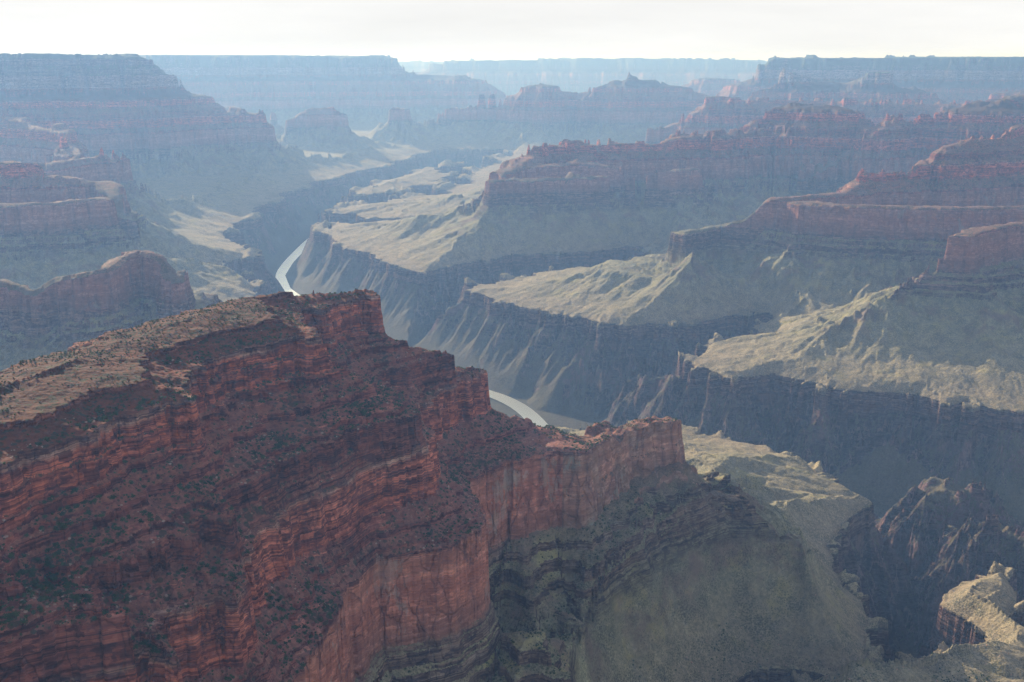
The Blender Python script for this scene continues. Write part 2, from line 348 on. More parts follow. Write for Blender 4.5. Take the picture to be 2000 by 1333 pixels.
for k, (lam, amp) in enumerate([(950, 105), (330, 34), (150, 17), (66, 8.0), (28, 3.4), (12, 1.5), (5.5, .75)]):
    l = np.sqrt(gx * gx + gy * gy) + 1e-5
    dx, dy = -gy / l, gx / l
    cs, sn = phac(X, Y, dx, dy, lam, 31 + k)
    a = amp * gn * (1 - near_m * (1, .86, .62, .3, 0, 0, 0)[k]) * (1 + 1.1 * gorge_m)
    a = a * (1 + (.9 if k in (1, 2, 3) else .3) * np.clip((3400 - R) / 800, .15, 1) * np.clip((ub - 430) / 120, 0, 1) * np.clip((1090 - ub) / 70, 0, 1))
    if k == 0: a = a * np.clip((R - 5200) / 2500, 0, 1)
    if k == 1: a = a * np.clip((R - 1000) / 1500, .5, 1)
    a = a * (.03 + .97 * attf) * (1 - .45 * plat) * rivf
    if k < 2: a = a * (1 - .5 * np.clip((ub - 1000) / 80, 0, 1) * np.clip((8000 - R) / 2000, 0, 1))
    rid = (1 - np.sqrt(cs * cs + .02)) * 2 - .75 if False else cs
    uu += a * rid
    gx = gx - sn * dx * a * 2 * pi / lam * .55; gy = gy - sn * dy * a * 2 * pi / lam * .55
uu += 10 * fbm(X / 90, Y / 90, 4, 77) * (1 - .6 * near_m) * rivf * (.06 + .94 * attf) + 1.6 * (.3 + .7 * attf) * fbm(X / 9, Y / 9, 3, 99)
# blocky jointing of the cliffs
bl = h2(np.floor((X + 9 * vnoise(X / 40, Y / 40, 3)) / 14), np.floor((Y + 9 * vnoise(X / 40, Y / 40, 4)) / 14), 8)[0]
bl2 = h2(np.floor((X + 5 * vnoise(X / 22, Y / 22, 13)) / 5.5), np.floor((Y + 5 * vnoise(X / 22, Y / 22, 14)) / 5.5), 18)[0]
TS = np.gradient(np.interp(TU, PU, PZ), TU); TS = np.convolve(TS, np.ones(13) / 13, 'same')
cm = np.clip((np.interp(uu, TU, TS) - 1.3) / 2, 0, 1)
uu += cm * ((bl - .5) * 5.0 + (bl2 - .5) * 2.2) * (.35 - .33 * np.clip((R - 3000) / 1500, 0, 1) + .65 * attf)
mixn = np.clip(fbm(X / 260, Y / 260, 3, 21) * 1.6 + .5, 0, 1)
Z = np.interp(uu, TU, TA).astype(np.float32) * (1 - mixn) + np.interp(uu, TU, TB).astype(np.float32) * mixn
gz = np.clip((ub - 290) / 80, 0, 1)
Z += ((1.6 - .9 * plat) * fbm(X / 14, Y / 14, 3, 41) + 5 * fbm(X / 120, Y / 120, 3, 43)) * np.clip((uu - 60) / 100, 0, 1)
Z += -70 * 0 * gz
# platform ripples (shallow drainages on the Tonto)
pl = np.clip((ub - 300) / 60, 0, 1) * np.clip((860 - ub) / 80, 0, 1)
Z += pl * (9 * fbm(X / 240, Y / 240, 4, 61) - 2.5 * (1 - np.abs(fbm(X / 75, Y / 75, 4, 63)) * 3).clip(0, 1) ** 2)
DROP = np.where(uf >= u - 1e-6, 0, DROP)
for _ in range(3):
    DROP = .25 * (np.roll(DROP, 1, 0) + np.roll(DROP, -1, 0) + np.roll(DROP, 1, 1) + np.roll(DROP, -1, 1))
kd = np.clip((uu - 820) / 330, 0, 1); Z -= up(DROP) * kd * kd * (3 - 2 * kd)
# the end butte is worn lower than the ridge behind it
dD = dist_line(X, Y, [P(x, y, e)[:2] for x, y, e in [(1185, 846, -675), (1210, 840, -680), (1255, 834, -684), (1310, 836, -688), (1330, 850, -688)]])
wD = np.exp(-(dD / 125) ** 2) * np.clip((uu - 700) / 250, 0, 1)
Z += (-674 + (Z + 640) * .60 + 12 * vnoise(X / 34, Y / 34, 5) + 5 * vnoise(X / 13, Y / 13, 6) - Z) * wD
# crags of the inner gorge
Z += rivf * gorge_m * (22 * (1 - np.abs(fbm(X / 110, Y / 110, 5, 71)) * 2.2))
print("terrain", time.time() - T0)

# ------------------------------------------------------------------ materials
def new_mat(name):
    m = bpy.data.materials.new(name); m.use_nodes = True; m.node_tree.nodes.clear(); return m
class NT:
    def __init__(s, m): s.t = m.node_tree
    def n(s, t, **k):
        x = s.t.nodes.new(t)
        for a, b in k.items():
            if a.startswith('i_'): x.inputs[int(a[2:])].default_value = b
            else: setattr(x, a, b)
        return x
    def l(s, a, b): s.t.links.new(a, b)
    def math(s, op, a, b=None, c=None, clamp=False):
        x = s.n('ShaderNodeMath', operation=op); x.use_clamp = clamp
        for i, v in enumerate((a, b, c)):
            if v is None: continue
            if isinstance(v, (int, float)): x.inputs[i].default_value = v
            else: s.l(v, x.inputs[i])
        return x.outputs[0]
    def noise(s, vec, scale, sv=(1, 1, 1), detail=4, rough=.55, off=(0, 0, 0)):
        mp = s.n('ShaderNodeMapping'); mp.inputs['Scale'].default_value = sv; mp.inputs['Location'].default_value = off; s.l(vec, mp.inputs[0])
        x = s.n('ShaderNodeTexNoise'); x.inputs['Scale'].default_value = scale; x.inputs['Detail'].default_value = detail; x.inputs['Roughness'].default_value = rough
        s.l(mp.outputs[0], x.inputs['Vector']); return x.outputs['Fac']
    def rng(s, v, a, b, c=0.0, d=1.0, smooth=False):
        x = s.n('ShaderNodeMapRange'); x.interpolation_type = 'SMOOTHSTEP' if smooth else 'LINEAR'
        for i, q in enumerate((a, b, c, d)): x.inputs[i + 1].default_value = q
        s.l(v, x.inputs[0]); return x.outputs[0]
    def mix(s, f, a, b, mode='MIX'):
        x = s.n('ShaderNodeMix', data_type='RGBA', blend_type=mode)
        for i, v in ((0, f), (6, a), (7, b)):
            if isinstance(v, (int, float)): x.inputs[i].default_value = v
            elif isinstance(v, tuple): x.inputs[i].default_value = (*v, 1)
            else: s.l(v, x.inputs[i])
        return x.outputs[2]
    def ramp(s, v, stops):
        x = s.n('ShaderNodeValToRGB'); cr = x.color_ramp; cr.interpolation = 'LINEAR'
        while len(cr.elements) > 1: cr.elements.remove(cr.elements[-1])
        for i, (z, c) in enumerate(stops):
            p = (z + 1420) / 1500
            e = cr.elements[0] if i == 0 else cr.elements.new(p)
            e.position = p; e.color = (*c, 1)
        s.l(v, x.inputs[0]); return x.outputs[0]

def rock_material(name="layered_canyon_rock", grey=0.0, dull=0):
    m = new_mat(name); t = NT(m)
    geo = t.n('ShaderNodeNewGeometry'); pos = geo.outputs['Position']
    sx = t.n('ShaderNodeSeparateXYZ'); t.l(pos, sx.inputs[0]); z = sx.outputs[2]
    sn = t.n('ShaderNodeSeparateXYZ'); t.l(geo.outputs['True Normal'], sn.inputs[0]); nz = t.math('ABSOLUTE', sn.outputs[2])
    n_big = t.noise(pos, .004, detail=3)
    n_mid = t.noise(pos, .02, detail=5)
    n_fine = t.noise(pos, .16, detail=4 if dull else 6, rough=.65)
    zz = t.math('ADD', z, t.rng(n_mid, .3, .7, -7, 7))
    zn = t.math('DIVIDE', t.math('ADD', zz, 1420.), 1500.)
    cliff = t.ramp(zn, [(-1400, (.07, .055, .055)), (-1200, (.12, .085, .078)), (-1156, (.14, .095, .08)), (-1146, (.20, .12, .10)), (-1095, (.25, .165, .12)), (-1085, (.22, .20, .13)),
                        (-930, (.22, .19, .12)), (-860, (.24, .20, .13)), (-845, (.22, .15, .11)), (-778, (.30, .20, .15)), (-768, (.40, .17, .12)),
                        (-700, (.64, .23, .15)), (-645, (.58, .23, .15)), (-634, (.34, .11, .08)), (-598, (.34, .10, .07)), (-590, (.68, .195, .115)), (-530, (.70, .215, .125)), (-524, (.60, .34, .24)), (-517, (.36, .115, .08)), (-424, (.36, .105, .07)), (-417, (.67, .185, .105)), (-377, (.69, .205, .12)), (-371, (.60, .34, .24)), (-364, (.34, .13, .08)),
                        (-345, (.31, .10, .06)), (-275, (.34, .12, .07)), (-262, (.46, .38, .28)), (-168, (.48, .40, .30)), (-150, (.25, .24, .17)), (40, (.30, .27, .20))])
    slope = t.ramp(zn, [(-1400, (.075, .066, .055)), (-1160, (.095, .08, .06)), (-1100, (.22, .17, .12)), (-1080, (.30, .25, .18)), (-960, (.26, .25, .175)), (-860, (.22, .215, .15)),
                        (-780, (.22, .19, .14)), (-740, (.17, .09, .07)), (-636, (.27, .12, .10)), (-600, (.27, .117, .095)), (-480, (.28, .115, .09)), (-400, (.29, .112, .08)),
                        (-362, (.20, .065, .038)), (-350, (.11, .042, .025)), (-300, (.105, .042, .026)), (-270, (.20, .11, .07)), (-168, (.14, .13, .09)), (-60, (.10, .11, .075)), (40, (.07, .085, .055))])  # ridge-top soil darker than real soil: dim, cloud-shaded light put into its colour
    # thin beds
    beds = t.noise(pos, 1.0, sv=(.004, .004, .30), detail=2.2, rough=.65)
    lines = t.noise(pos, 1.0, sv=(.005, .005, .55), detail=2, rough=.5, off=(5, 1, 0))
    beds2 = t.noise(pos, 1.0, sv=(.0015, .0015, .045), detail=3)
    inr0 = t.math('MULTIPLY', t.rng(z, -778, -768), t.rng(z, -652, -642, 1, 0)); calm = t.rng(inr0, 0, 1, 1, .3)
    cliff = t.mix(t.math('MULTIPLY', t.rng(beds, .38, .62), calm), cliff, t.mix(1.0, cliff, (.45, .42, .48), 'MULTIPLY'))
    cliff = t.mix(t.rng(beds2, .50, .64, 0, .7), cliff, t.mix(1.0, cliff, (1.35, 1.5, 1.6), 'MULTIPLY'))
    cliff = t.mix(t.math('MULTIPLY', t.rng(lines, .38, .46, .9, 0), calm), cliff, t.mix(1.0, cliff, (.35, .32, .34), 'MULTIPLY'))
    # desert varnish streaks on the big walls
    streak = t.noise(pos, 1.0, sv=(.045, .045, .005), detail=5, rough=.6)
    cliff = t.mix(t.rng(streak, .50, .66, 0, .62), cliff, t.mix(1.0, cliff, (.42, .40, .48), 'MULTIPLY'))
    # squarish varnish patches and joints between blocks
    vm = t.n('ShaderNodeMapping'); vm.inputs['Scale'].default_value = (.06, .06, .12); t.l(pos, vm.inputs[0])
    wob = t.n('ShaderNodeVectorMath', operation='ADD'); t.l(vm.outputs[0], wob.inputs[0])
    nv = t.n('ShaderNodeTexNoise'); nv.inputs['Scale'].default_value = .06; nv.inputs['Detail'].default_value = 4; t.l(pos, nv.inputs['Vector'])
    ns = t.n('ShaderNodeVectorMath', operation='SCALE'); ns.inputs['Scale'].default_value = .3; t.l(nv.outputs['Color'], ns.inputs[0]); t.l(ns.outputs[0], wob.inputs[1])
    v1 = t.n('ShaderNodeTexVoronoi', distance='CHEBYCHEV'); v1.inputs['Scale'].default_value = 1.0; t.l(wob.outputs[0], v1.inputs['Vector'])
    v2 = t.n('ShaderNodeTexVoronoi', distance='CHEBYCHEV'); v2.inputs['Scale'].default_value = 2.7; t.l(wob.outputs[0], v2.inputs['Vector'])
    s1 = t.n('ShaderNodeSeparateColor'); t.l(v1.outputs['Color'], s1.inputs[0]); s2 = t.n('ShaderNodeSeparateColor'); t.l(v2.outputs['Color'], s2.inputs[0])
    blocks = t.math('ADD', t.math('MULTIPLY', s1.outputs[0], .6), t.math('MULTIPLY', s2.outputs[0], .4))
    cliff = t.mix(t.math('MULTIPLY', t.rng(blocks, .52, .66, 0, .8), calm), cliff, t.mix(1.0, cliff, (.32, .30, .42), 'MULTIPLY'))
    cliff = t.mix(t.rng(blocks, .22, .38, .7, 0), cliff, t.mix(1.0, cliff, (1.5, 1.65, 1.7), 'MULTIPLY'))
    jm = t.n('ShaderNodeMapping'); jm.inputs['Scale'].default_value = (.045, .045, .014); t.l(pos, jm.inputs[0])
    ja = t.n('ShaderNodeVectorMath', operation='ADD'); t.l(jm.outputs[0], ja.inputs[0]); t.l(ns.outputs[0], ja.inputs[1])
    jv = t.n('ShaderNodeTexVoronoi', feature='DISTANCE_TO_EDGE'); jv.inputs['Scale'].default_value = 1.0; t.l(ja.outputs[0], jv.inputs['Vector'])
    joint = t.rng(jv.outputs['Distance'], .0, .035, 1, 0)
    cliff = t.mix(t.math('MULTIPLY', joint, t.rng(n_mid, .4, .6, .05, .5)), cliff, t.mix(1.0, cliff, (.30, .28, .33), 'MULTIPLY'))
    # pale scars in the redwall
    scar = t.noise(pos, .012, sv=(1, 1, .55), detail=9, rough=.72, off=(3.1, .7, 0))
    inred = t.math('MULTIPLY', t.rng(z, -775, -765), t.rng(z, -650, -640, 1, 0))
    cliff = t.mix(t.math('MULTIPLY', t.rng(scar, .60, .63, 0, .55), inred), cliff, (.46, .36, .30))
    # vegetation on the slopes: greener bushes as dots
    vor = t.n('ShaderNodeTexVoronoi'); vor.inputs['Scale'].default_value = .12; vor.inputs['Randomness'].default_value = 1; t.l(pos, vor.inputs['Vector'])
    vor2 = t.n('ShaderNodeTexVoronoi'); vor2.inputs['Scale'].default_value = .3; t.l(pos, vor2.inputs['Vector'])
    dens = t.rng(n_mid, .35, .65, .16, .50)
    dots = t.math('LESS_THAN', vor.outputs['Distance'], dens)
    dots2 = t.math('LESS_THAN', vor2.outputs['Distance'], t.math('MULTIPLY', dens, 1.0))
    inschist = t.rng(z, -1170, -1090, .3, 1)
    slope = t.mix(t.rng(n_fine, .3, .7), t.mix(1.0, slope, (.58, .58, .61), 'MULTIPLY'), t.mix(1.0, slope, (1.5, 1.45, 1.4), 'MULTIPLY'))
    slope = t.mix(t.math('MULTIPLY', t.rng(n_big, .4, .62, 0, .35), t.rng(z, -700, -640, 1, .0)), slope, t.mix(.6, slope, (.13, .13, .075)))
    slope = t.mix(t.math('MULTIPLY', dots2, t.rng(z, -660, -640, .45, .18)), slope, (.075, .085, .05))
    tal = t.math('MULTIPLY', t.rng(t.noise(pos, .009, detail=8, rough=.66, off=(4, 4, 4)), .50, .60, 0, .8), t.math('MULTIPLY', t.rng(z, -1010, -930), t.rng(z, -700, -660, 1, 0)))
    slope = t.mix(tal, slope, (.17, .115, .10))
    yel = t.math('MULTIPLY', t.rng(t.noise(pos, .011, detail=7, rough=.62, off=(1, 9, 4)), .55, .64, 0, .6), t.math('MULTIPLY', t.rng(z, -1080, -1040), t.rng(z, -800, -760, 1, 0)))
    slope = t.mix(yel, slope, (.31, .28, .125))
    lowz = t.rng(z, -760, -640, .0, 1)
    v3 = t.n('ShaderNodeTexVoronoi'); v3.inputs['Scale'].default_value = .26; t.l(pos, v3.inputs['Vector'])
    slope = t.mix(t.math('MULTIPLY', t.math('LESS_THAN', v3.outputs['Distance'], dens), t.rng(z, -660, -640, .62, .25)), slope, (.05, .06, .04))
    ledge = t.noise(pos, 1.0, sv=(.004, .004, .21), detail=3, rough=.5, off=(7, 3, 0))
    lm = t.math('MULTIPLY', t.math('MAXIMUM', t.rng(ledge, .60, .62), t.rng(t.noise(pos, 1.0, sv=(.005, .005, .45), detail=1, off=(3, 3, 9)), .66, .69)), t.math('MULTIPLY', t.rng(z, -660, -640), t.rng(z, -370, -362, 1, 0)))
    slope = t.mix(t.math('MULTIPLY', lm, .75), slope, t.mix(1.0, cliff, (1.5, 1.7, 1.8), 'MULTIPLY'))
    slope = t.mix(t.math('MULTIPLY', t.math('MULTIPLY', dots, lowz), .72), slope, (.035, .052, .03))
    mott = t.noise(pos, .045, detail=7, rough=.68, off=(2, 8, 1))
    slope = t.mix(t.rng(mott, .35, .65), t.mix(1.0, slope, (.80, .82, .84), 'MULTIPLY'), t.mix(1.0, slope, (1.18, 1.16, 1.12), 'MULTIPLY'))
    # broken pale blocks
    blk = t.math('GREATER_THAN', t.noise(pos, .45, detail=3, rough=.6, off=(9, 4, 2)), .66)
    slope = t.mix(t.math('MULTIPLY', blk, t.rng(n_mid, .45, .6, 0, .7)), slope, t.mix(.55, slope, (.34, .25, .21)))
    vein = t.math('ABSOLUTE', t.math('SUBTRACT', t.noise(pos, .012, sv=(1, 1, .35), detail=6, rough=.6, off=(6, 2, 5)), .5))
    ing = t.rng(z, -1160, -1150, 1, 0)
    cliff = t.mix(t.math('MULTIPLY', t.rng(vein, .0, .022, .75, 0), ing), cliff, (.30, .20, .18))
    cliff = t.mix(t.math('MULTIPLY', t.rng(t.noise(pos, .006, detail=6, rough=.65, off=(2, 2, 7)), .52, .6, 0, .7), ing), cliff, (.20, .13, .125))
    if not dull and not grey:
        slope = t.mix(t.rng(z, -800, -740, 1, 0), slope, t.mix(1.0, slope, (1.35, 1.38, 1.3), 'MULTIPLY'))
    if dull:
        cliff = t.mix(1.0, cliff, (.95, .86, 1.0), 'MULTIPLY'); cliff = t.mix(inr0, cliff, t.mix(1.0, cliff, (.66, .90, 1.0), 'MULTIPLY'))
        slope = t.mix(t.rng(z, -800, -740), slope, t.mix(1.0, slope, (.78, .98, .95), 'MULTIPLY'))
    if grey:
        cliff = t.mix(t.math('MULTIPLY', t.rng(n_mid, .35, .6, grey, grey * .55), t.rng(z, -800, -770)), cliff, t.mix(1.0, cliff, (.66, 1.05, 1.12), 'MULTIPLY'))
    # fresh rockfall scars on the tall cliff
    sn_ = t.rng(t.noise(pos, .07, sv=(1, 1, .6), detail=6, rough=.75), .3, .7, -.75, .75) if not dull and not grey else None
    for (cx, cy, cz), rad, el in ([] if dull or grey else SCARS):
        sv = t.n('ShaderNodeVectorMath', operation='SUBTRACT'); t.l(pos, sv.inputs[0]); sv.inputs[1].default_value = (cx, cy, cz)
        sm_ = t.n('ShaderNodeVectorMath', operation='MULTIPLY'); t.l(sv.outputs[0], sm_.inputs[0]); sm_.inputs[1].default_value = (1 / rad, 1 / rad, el / rad)
        sl = t.n('ShaderNodeVectorMath', operation='LENGTH'); t.l(sm_.outputs[0], sl.inputs[0])
        e_ = t.math('ADD', sl.outputs['Value'], sn_)
        cliff = t.mix(t.math('MULTIPLY', t.rng(e_, .75, .95, .7, 0), t.rng(streak, .40, .55, 1, .35)), cliff, (.60, .47, .41))
    # steepness with a ragged border
    st = t.math('ADD', nz, t.rng(n_fine, .3, .7, -.09, .09))
    f = t.rng(st, .40, .53)
    soft = t.math('MULTIPLY', t.rng(zz, -1086, -1078), t.rng(zz, -900, -870, 1, 0)); f = t.math('MAXIMUM', f, t.math('MULTIPLY', soft, .93))
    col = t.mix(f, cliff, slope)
    bs = t.n('ShaderNodeBsdfPrincipled'); bs.inputs['Roughness'].default_value = .92; bs.inputs['Specular IOR Level'].default_value = .12
    t.l(col, bs.inputs['Base Color'])
    hb = t.math('ADD', t.math('MULTIPLY', n_fine, 5.0), t.math('MULTIPLY', t.math('MULTIPLY', beds, 9.0), t.rng(f, 0, 1, 1, 0)))
    hb = t.math('ADD', hb, t.math('MULTIPLY', t.noise(pos, .05, sv=(1, 1, .25), detail=5, rough=.6), 9.0))
    hb = t.math('ADD', hb, t.math('MULTIPLY', t.math('MULTIPLY', dots, f), 1.2))
    hb = t.math('ADD', hb, t.math('MULTIPLY', t.math('MULTIPLY', joint, -6.0), t.rng(f, 0, 1, 1, 0)))
    hb = t.math('ADD', hb, t.math('MULTIPLY', t.math('MULTIPLY', blocks, 4.0), t.rng(f, 0, 1, 1, 0)))
    bp = t.n('ShaderNodeBump'); bp.inputs['Strength'].default_value = .85; bp.inputs['Distance'].default_value = 1.0
    t.l(hb, bp.inputs['Height']); t.l(bp.outputs[0], bs.inputs['Normal'])
    o = t.n('ShaderNodeOutputMaterial'); t.l(bs.outputs[0], o.inputs[0])
    return m
SCARS = [(P(985, 935, -672), 34, 1.5), (P(1000, 925, -668), 22, 1.6), (P(752, 1125, -668), 20, .8), (P(770, 1165, -690), 17, .6)]
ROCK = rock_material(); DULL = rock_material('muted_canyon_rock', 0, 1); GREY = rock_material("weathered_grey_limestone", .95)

def water_material():
    m = new_mat("river_water"); t = NT(m)
    bs = t.n('ShaderNodeBsdfPrincipled'); bs.inputs['Base Color'].default_value = (.85, .88, .84, 1); bs.inputs['Metallic'].default_value = .85; bs.inputs['Roughness'].default_value = .36; bs.inputs['IOR'].default_value = 1.33
    geo = t.n('ShaderNodeNewGeometry'); nn = t.noise(geo.outputs['Position'], .08, detail=5)
    bp = t.n('ShaderNodeBump'); bp.inputs['Strength'].default_value = .5; bp.inputs['Distance'].default_value = 1.5; t.l(nn, bp.inputs['Height']); t.l(bp.outputs[0], bs.inputs['Normal'])
    o = t.n('ShaderNodeOutputMaterial'); t.l(bs.outputs[0], o.inputs[0]); return m

def tag(o, label, cat, kind=None, group=None):
    o['label'] = label; o['category'] = cat
    if kind: o['kind'] = kind
    if group: o['group'] = group
    return o

# ------------------------------------------------------------------ terrain meshes, one per landform
V = np.stack([X, Y, Z], -1).astype(np.float32)
regc = reg
fi = np.minimum(np.searchsorted(ci, np.arange(NRr), side='right') - 1, len(ci) - 1)
fj = np.minimum(np.searchsorted(cj, np.arange(NAc), side='right') - 1, len(cj) - 1)
regf = regc[fi][:, fj]
OBJ = {
 'near': ('ridge', 'red layered sandstone ridge with ledges and scattered shrubs, nearest the viewer', 'ridge'),
 'dana': ('butte', 'craggy grey and red butte at the end of the near red ridge', 'butte'),
 'gorge': ('gorge', 'dark craggy inner gorge of steep rock below the green platforms', 'gorge'),
 'tonto': ('plateau', 'broad pale green platform ending in a brown cliff above the gorge', 'plateau'),
 'east': ('promontory', 'sunlit pale rock promontory at the lower right corner', 'promontory'),
 'r1': ('butte', 'flat topped butte with a salmon lit end standing on the pale platform at right', 'butte'),
 'r2': ('ridge', 'purple layered ridge rising in steps behind the salmon lit butte', 'ridge'),
 'r3': ('mesa', 'long blue grey mesa in the middle, above the pale platform', 'mesa'),
 'r4': ('ridge', 'hazy blue ridge below the flat far rim at right', 'ridge'),
 'r5': ('ridge', 'purple cliffed ridge with a pale green sloping top at the right edge', 'ridge'),
 'l1': ('ridge', 'dark jagged ridge directly behind the near red ridge at left', 'ridge'),
 'l2': ('mesa', 'purple cliffed mesa at the left edge above the jagged ridge', 'mesa'),
 'l3': ('butte', 'low domed butte with pinkish cliffs left of the river', 'butte'),
 'l4': ('canyon_rim', 'high layered canyon rim at upper left stepping down to the right', 'canyon rim'),
 'l5': ('butte', 'hazy round topped butte above the river in the far left', 'butte'),
 'f1': ('canyon_rim', 'pale hazy flat rim behind the round topped butte', 'canyon rim'),
 'f2': ('canyon_rim', 'faint flat rim on the horizon at the centre', 'canyon rim'),
 'f3': ('canyon_rim', 'palest and farthest rim on the horizon', 'canyon rim'),
 'f4': ('mesa', 'hazy blue mesa line with a small pointed peak in the far centre', 'mesa'),
 'f5': ('mesa', 'small faint mesa left of the flat right rim', 'mesa'),
 'mr': ('canyon_rim', 'long blue flat canyon rim with a pale cliff band at upper right', 'canyon rim'),
}
fr = regf[:-1, :-1]
idx = np.arange(NRr * NAc).reshape(NRr, NAc)
q0 = idx[:-1, :-1]; q1 = idx[:-1, 1:]; q2 = idx[1:, 1:]; q3 = idx[1:, :-1]
Vf = V.reshape(-1, 3)
def mesh_from(name, verts, quads, mat, corners=4):
    me = bpy.data.meshes.new(name)
    me.vertices.add(len(verts)); me.vertices.foreach_set('co', np.ascontiguousarray(verts, np.float32).ravel())
    n = len(quads)
    me.loops.add(n * corners); me.loops.foreach_set('vertex_index', np.ascontiguousarray(quads, np.int32).ravel())
    me.polygons.add(n); me.polygons.foreach_set('loop_start', np.arange(0, n * corners, corners, dtype=np.int32))
    me.update(calc_edges=True); me.materials.append(mat)
    o = bpy.data.objects.new(name, me); COL.objects.link(o); return o
for nm, (name, label, cat) in OBJ.items():
    msk = fr == REG.index(nm)
    if not msk.any(): continue
    Q = np.stack([q0[msk], q1[msk], q2[msk], q3[msk]], -1)
    used, inv = np.unique(Q.ravel(), return_inverse=True)
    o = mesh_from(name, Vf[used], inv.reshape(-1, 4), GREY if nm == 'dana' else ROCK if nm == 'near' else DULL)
    tag(o, label, cat, 'structure')
print("meshes", time.time() - T0)

# ------------------------------------------------------------------ shrubs and boulders on the near slopes
def simple_mat(name, c1, c2, sc):
    m = new_mat(name); t = NT(m); geo = t.n('ShaderNodeNewGeometry')
    oi = t.n('ShaderNodeObjectInfo'); nn = t.noise(geo.outputs['Position'], sc, detail=3)
    bs = t.n('ShaderNodeBsdfPrincipled'); bs.inputs['Roughness'].default_value = .9; bs.inputs['Specular IOR Level'].default_value = .1
    t.l(t.mix(t.rng(nn, .35, .65), c1, c2), bs.inputs['Base Color'])
    o = t.n('ShaderNodeOutputMaterial'); t.l(bs.outputs[0], o.inputs[0]); return m
SHRUB = simple_mat('scrub_leaves', (.018, .040, .020), (.07, .10, .035), .11)
STONE = simple_mat('pale_boulder_stone', (.36, .19, .14), (.50, .37, .31), .15)
g = np.random.default_rng(5)
def ico():
    p = (1 + 5 ** .5) / 2
    v = np.array([(-1, p, 0), (1, p, 0), (-1, -p, 0), (1, -p, 0), (0, -1, p), (0, 1, p), (0, -1, -p), (0, 1, -p), (p, 0, -1), (p, 0, 1), (-p, 0, -1), (-p, 0, 1)], float); v /= np.linalg.norm(v[0])
    f = np.array([(0, 11, 5), (0, 5, 1), (0, 1, 7), (0, 7, 10), (0, 10, 11), (1, 5, 9), (5, 11, 4), (11, 10, 2), (10, 7, 6), (7, 1, 8), (3, 9, 4), (3, 4, 2), (3, 2, 6), (3, 6, 8), (3, 8, 9), (4, 9, 5), (2, 4, 11), (6, 2, 10), (8, 6, 7), (9, 8, 1)])
    return v, f
IV, IF = ico()
def shrub_tpl(seed, nleaf):
    q = np.random.default_rng(seed); vs = []; fs = []; n = 0
    for k in range(nleaf):      # leafy sprays spread through a squat crown
        th = q.uniform(0, 2 * pi); rr = .5 * q.uniform(0, 1) ** .6; zz = q.uniform(.12, .8) * (1 - rr * .9)
        c = np.array([rr * cos(th) * 1.05, rr * sin(th), zz]); s = q.uniform(.10, .2)
        a = q.normal(size=(4, 3)); a /= np.linalg.norm(a, axis=1)[:, None]
        vs.append(c + a * s * q.uniform(.8, 1.4, (4, 1))); fs += [(n, n + 1, n + 2), (n, n + 2, n + 3), (n, n + 3, n + 1), (n + 1, n + 3, n + 2)]; n += 4
    b = IV * .3 * q.uniform(.7, 1.3, (12, 1)) + [0, 0, .28]; vs.append(b); fs += [tuple(r_) for r_ in IF + n]; n += 12
    st = np.array([(-.04, -.04, -.5), (.04, -.04, -.5), (0, .05, -.5), (0, 0, .3)]); vs.append(st); fs += [(n, n + 1, n + 3), (n + 1, n + 2, n + 3), (n + 2, n, n + 3)]
    return np.concatenate(vs), np.array(fs)
def rock_tpl(seed):
    q = np.random.default_rng(seed); v = IV * .5 * q.uniform(.65, 1.15, (12, 1)) * [1.25, 1.0, .7]
    v = np.clip(v, [-.5, -.4, -.4], [.55, .42, q.uniform(.2, .4)]); return v, IF
# candidate ground: visible, not cliff, on the near landforms
nr = int(np.searchsorted(Rr, 2500))
Zs, Xs, Ys, Rs, As = Z[:nr], X[:nr], Y[:nr], R[:nr], A[:nr]
ang = Zs / Rs; prev = np.maximum.accumulate(ang, axis=0); vis = ang >= prev - .0012
zr = np.gradient(Zs, axis=0) / np.gradient(Rs, axis=0); za = np.gradient(Zs, axis=1) / (np.gradient(As, axis=1) * Rs)
nzz = 1 / np.sqrt(1 + zr * zr + za * za)
cell = np.gradient(Rs, axis=0) * np.gradient(As, axis=1) * Rs
cf = Rs * np.cos(As) * cos(PITCH) - Zs * sin(PITCH)
fx_ = 1000 + F * Xs / cf; fy_ = 666.5 - F * (Ys * sin(PITCH) + Zs * cos(PITCH)) / cf
inf = (fx_ > 0) & (fx_ < 2000) & (fy_ < 1333)
isnear = (regf[:nr] == REG.index('near')) | (regf[:nr] == REG.index('dana'))
clump = np.clip(fbm(Xs / 70, Ys / 70, 3, 91) * 1.7 + .55, .06, 1.3)
red = np.clip((Zs + 690) / 60, 0, 1)
base_ok = isnear & (nzz > .60) & vis & (fx_ > -150) & (fx_ < 2150)
top_f = np.where(Zs > -362, .8, 1.0)
ps = np.where(base_ok, cell * (.060 * red * top_f + .022 * (1 - red) * (Rs < 1900)) * clump, 0)
def pick(pm):
    i, j = np.nonzero(g.random(pm.shape) < pm)
    ji = g.uniform(-.4, .4, len(i)); x = Xs[i, j]; y = Ys[i, j]; return i, j, x, y, Zs[i, j]
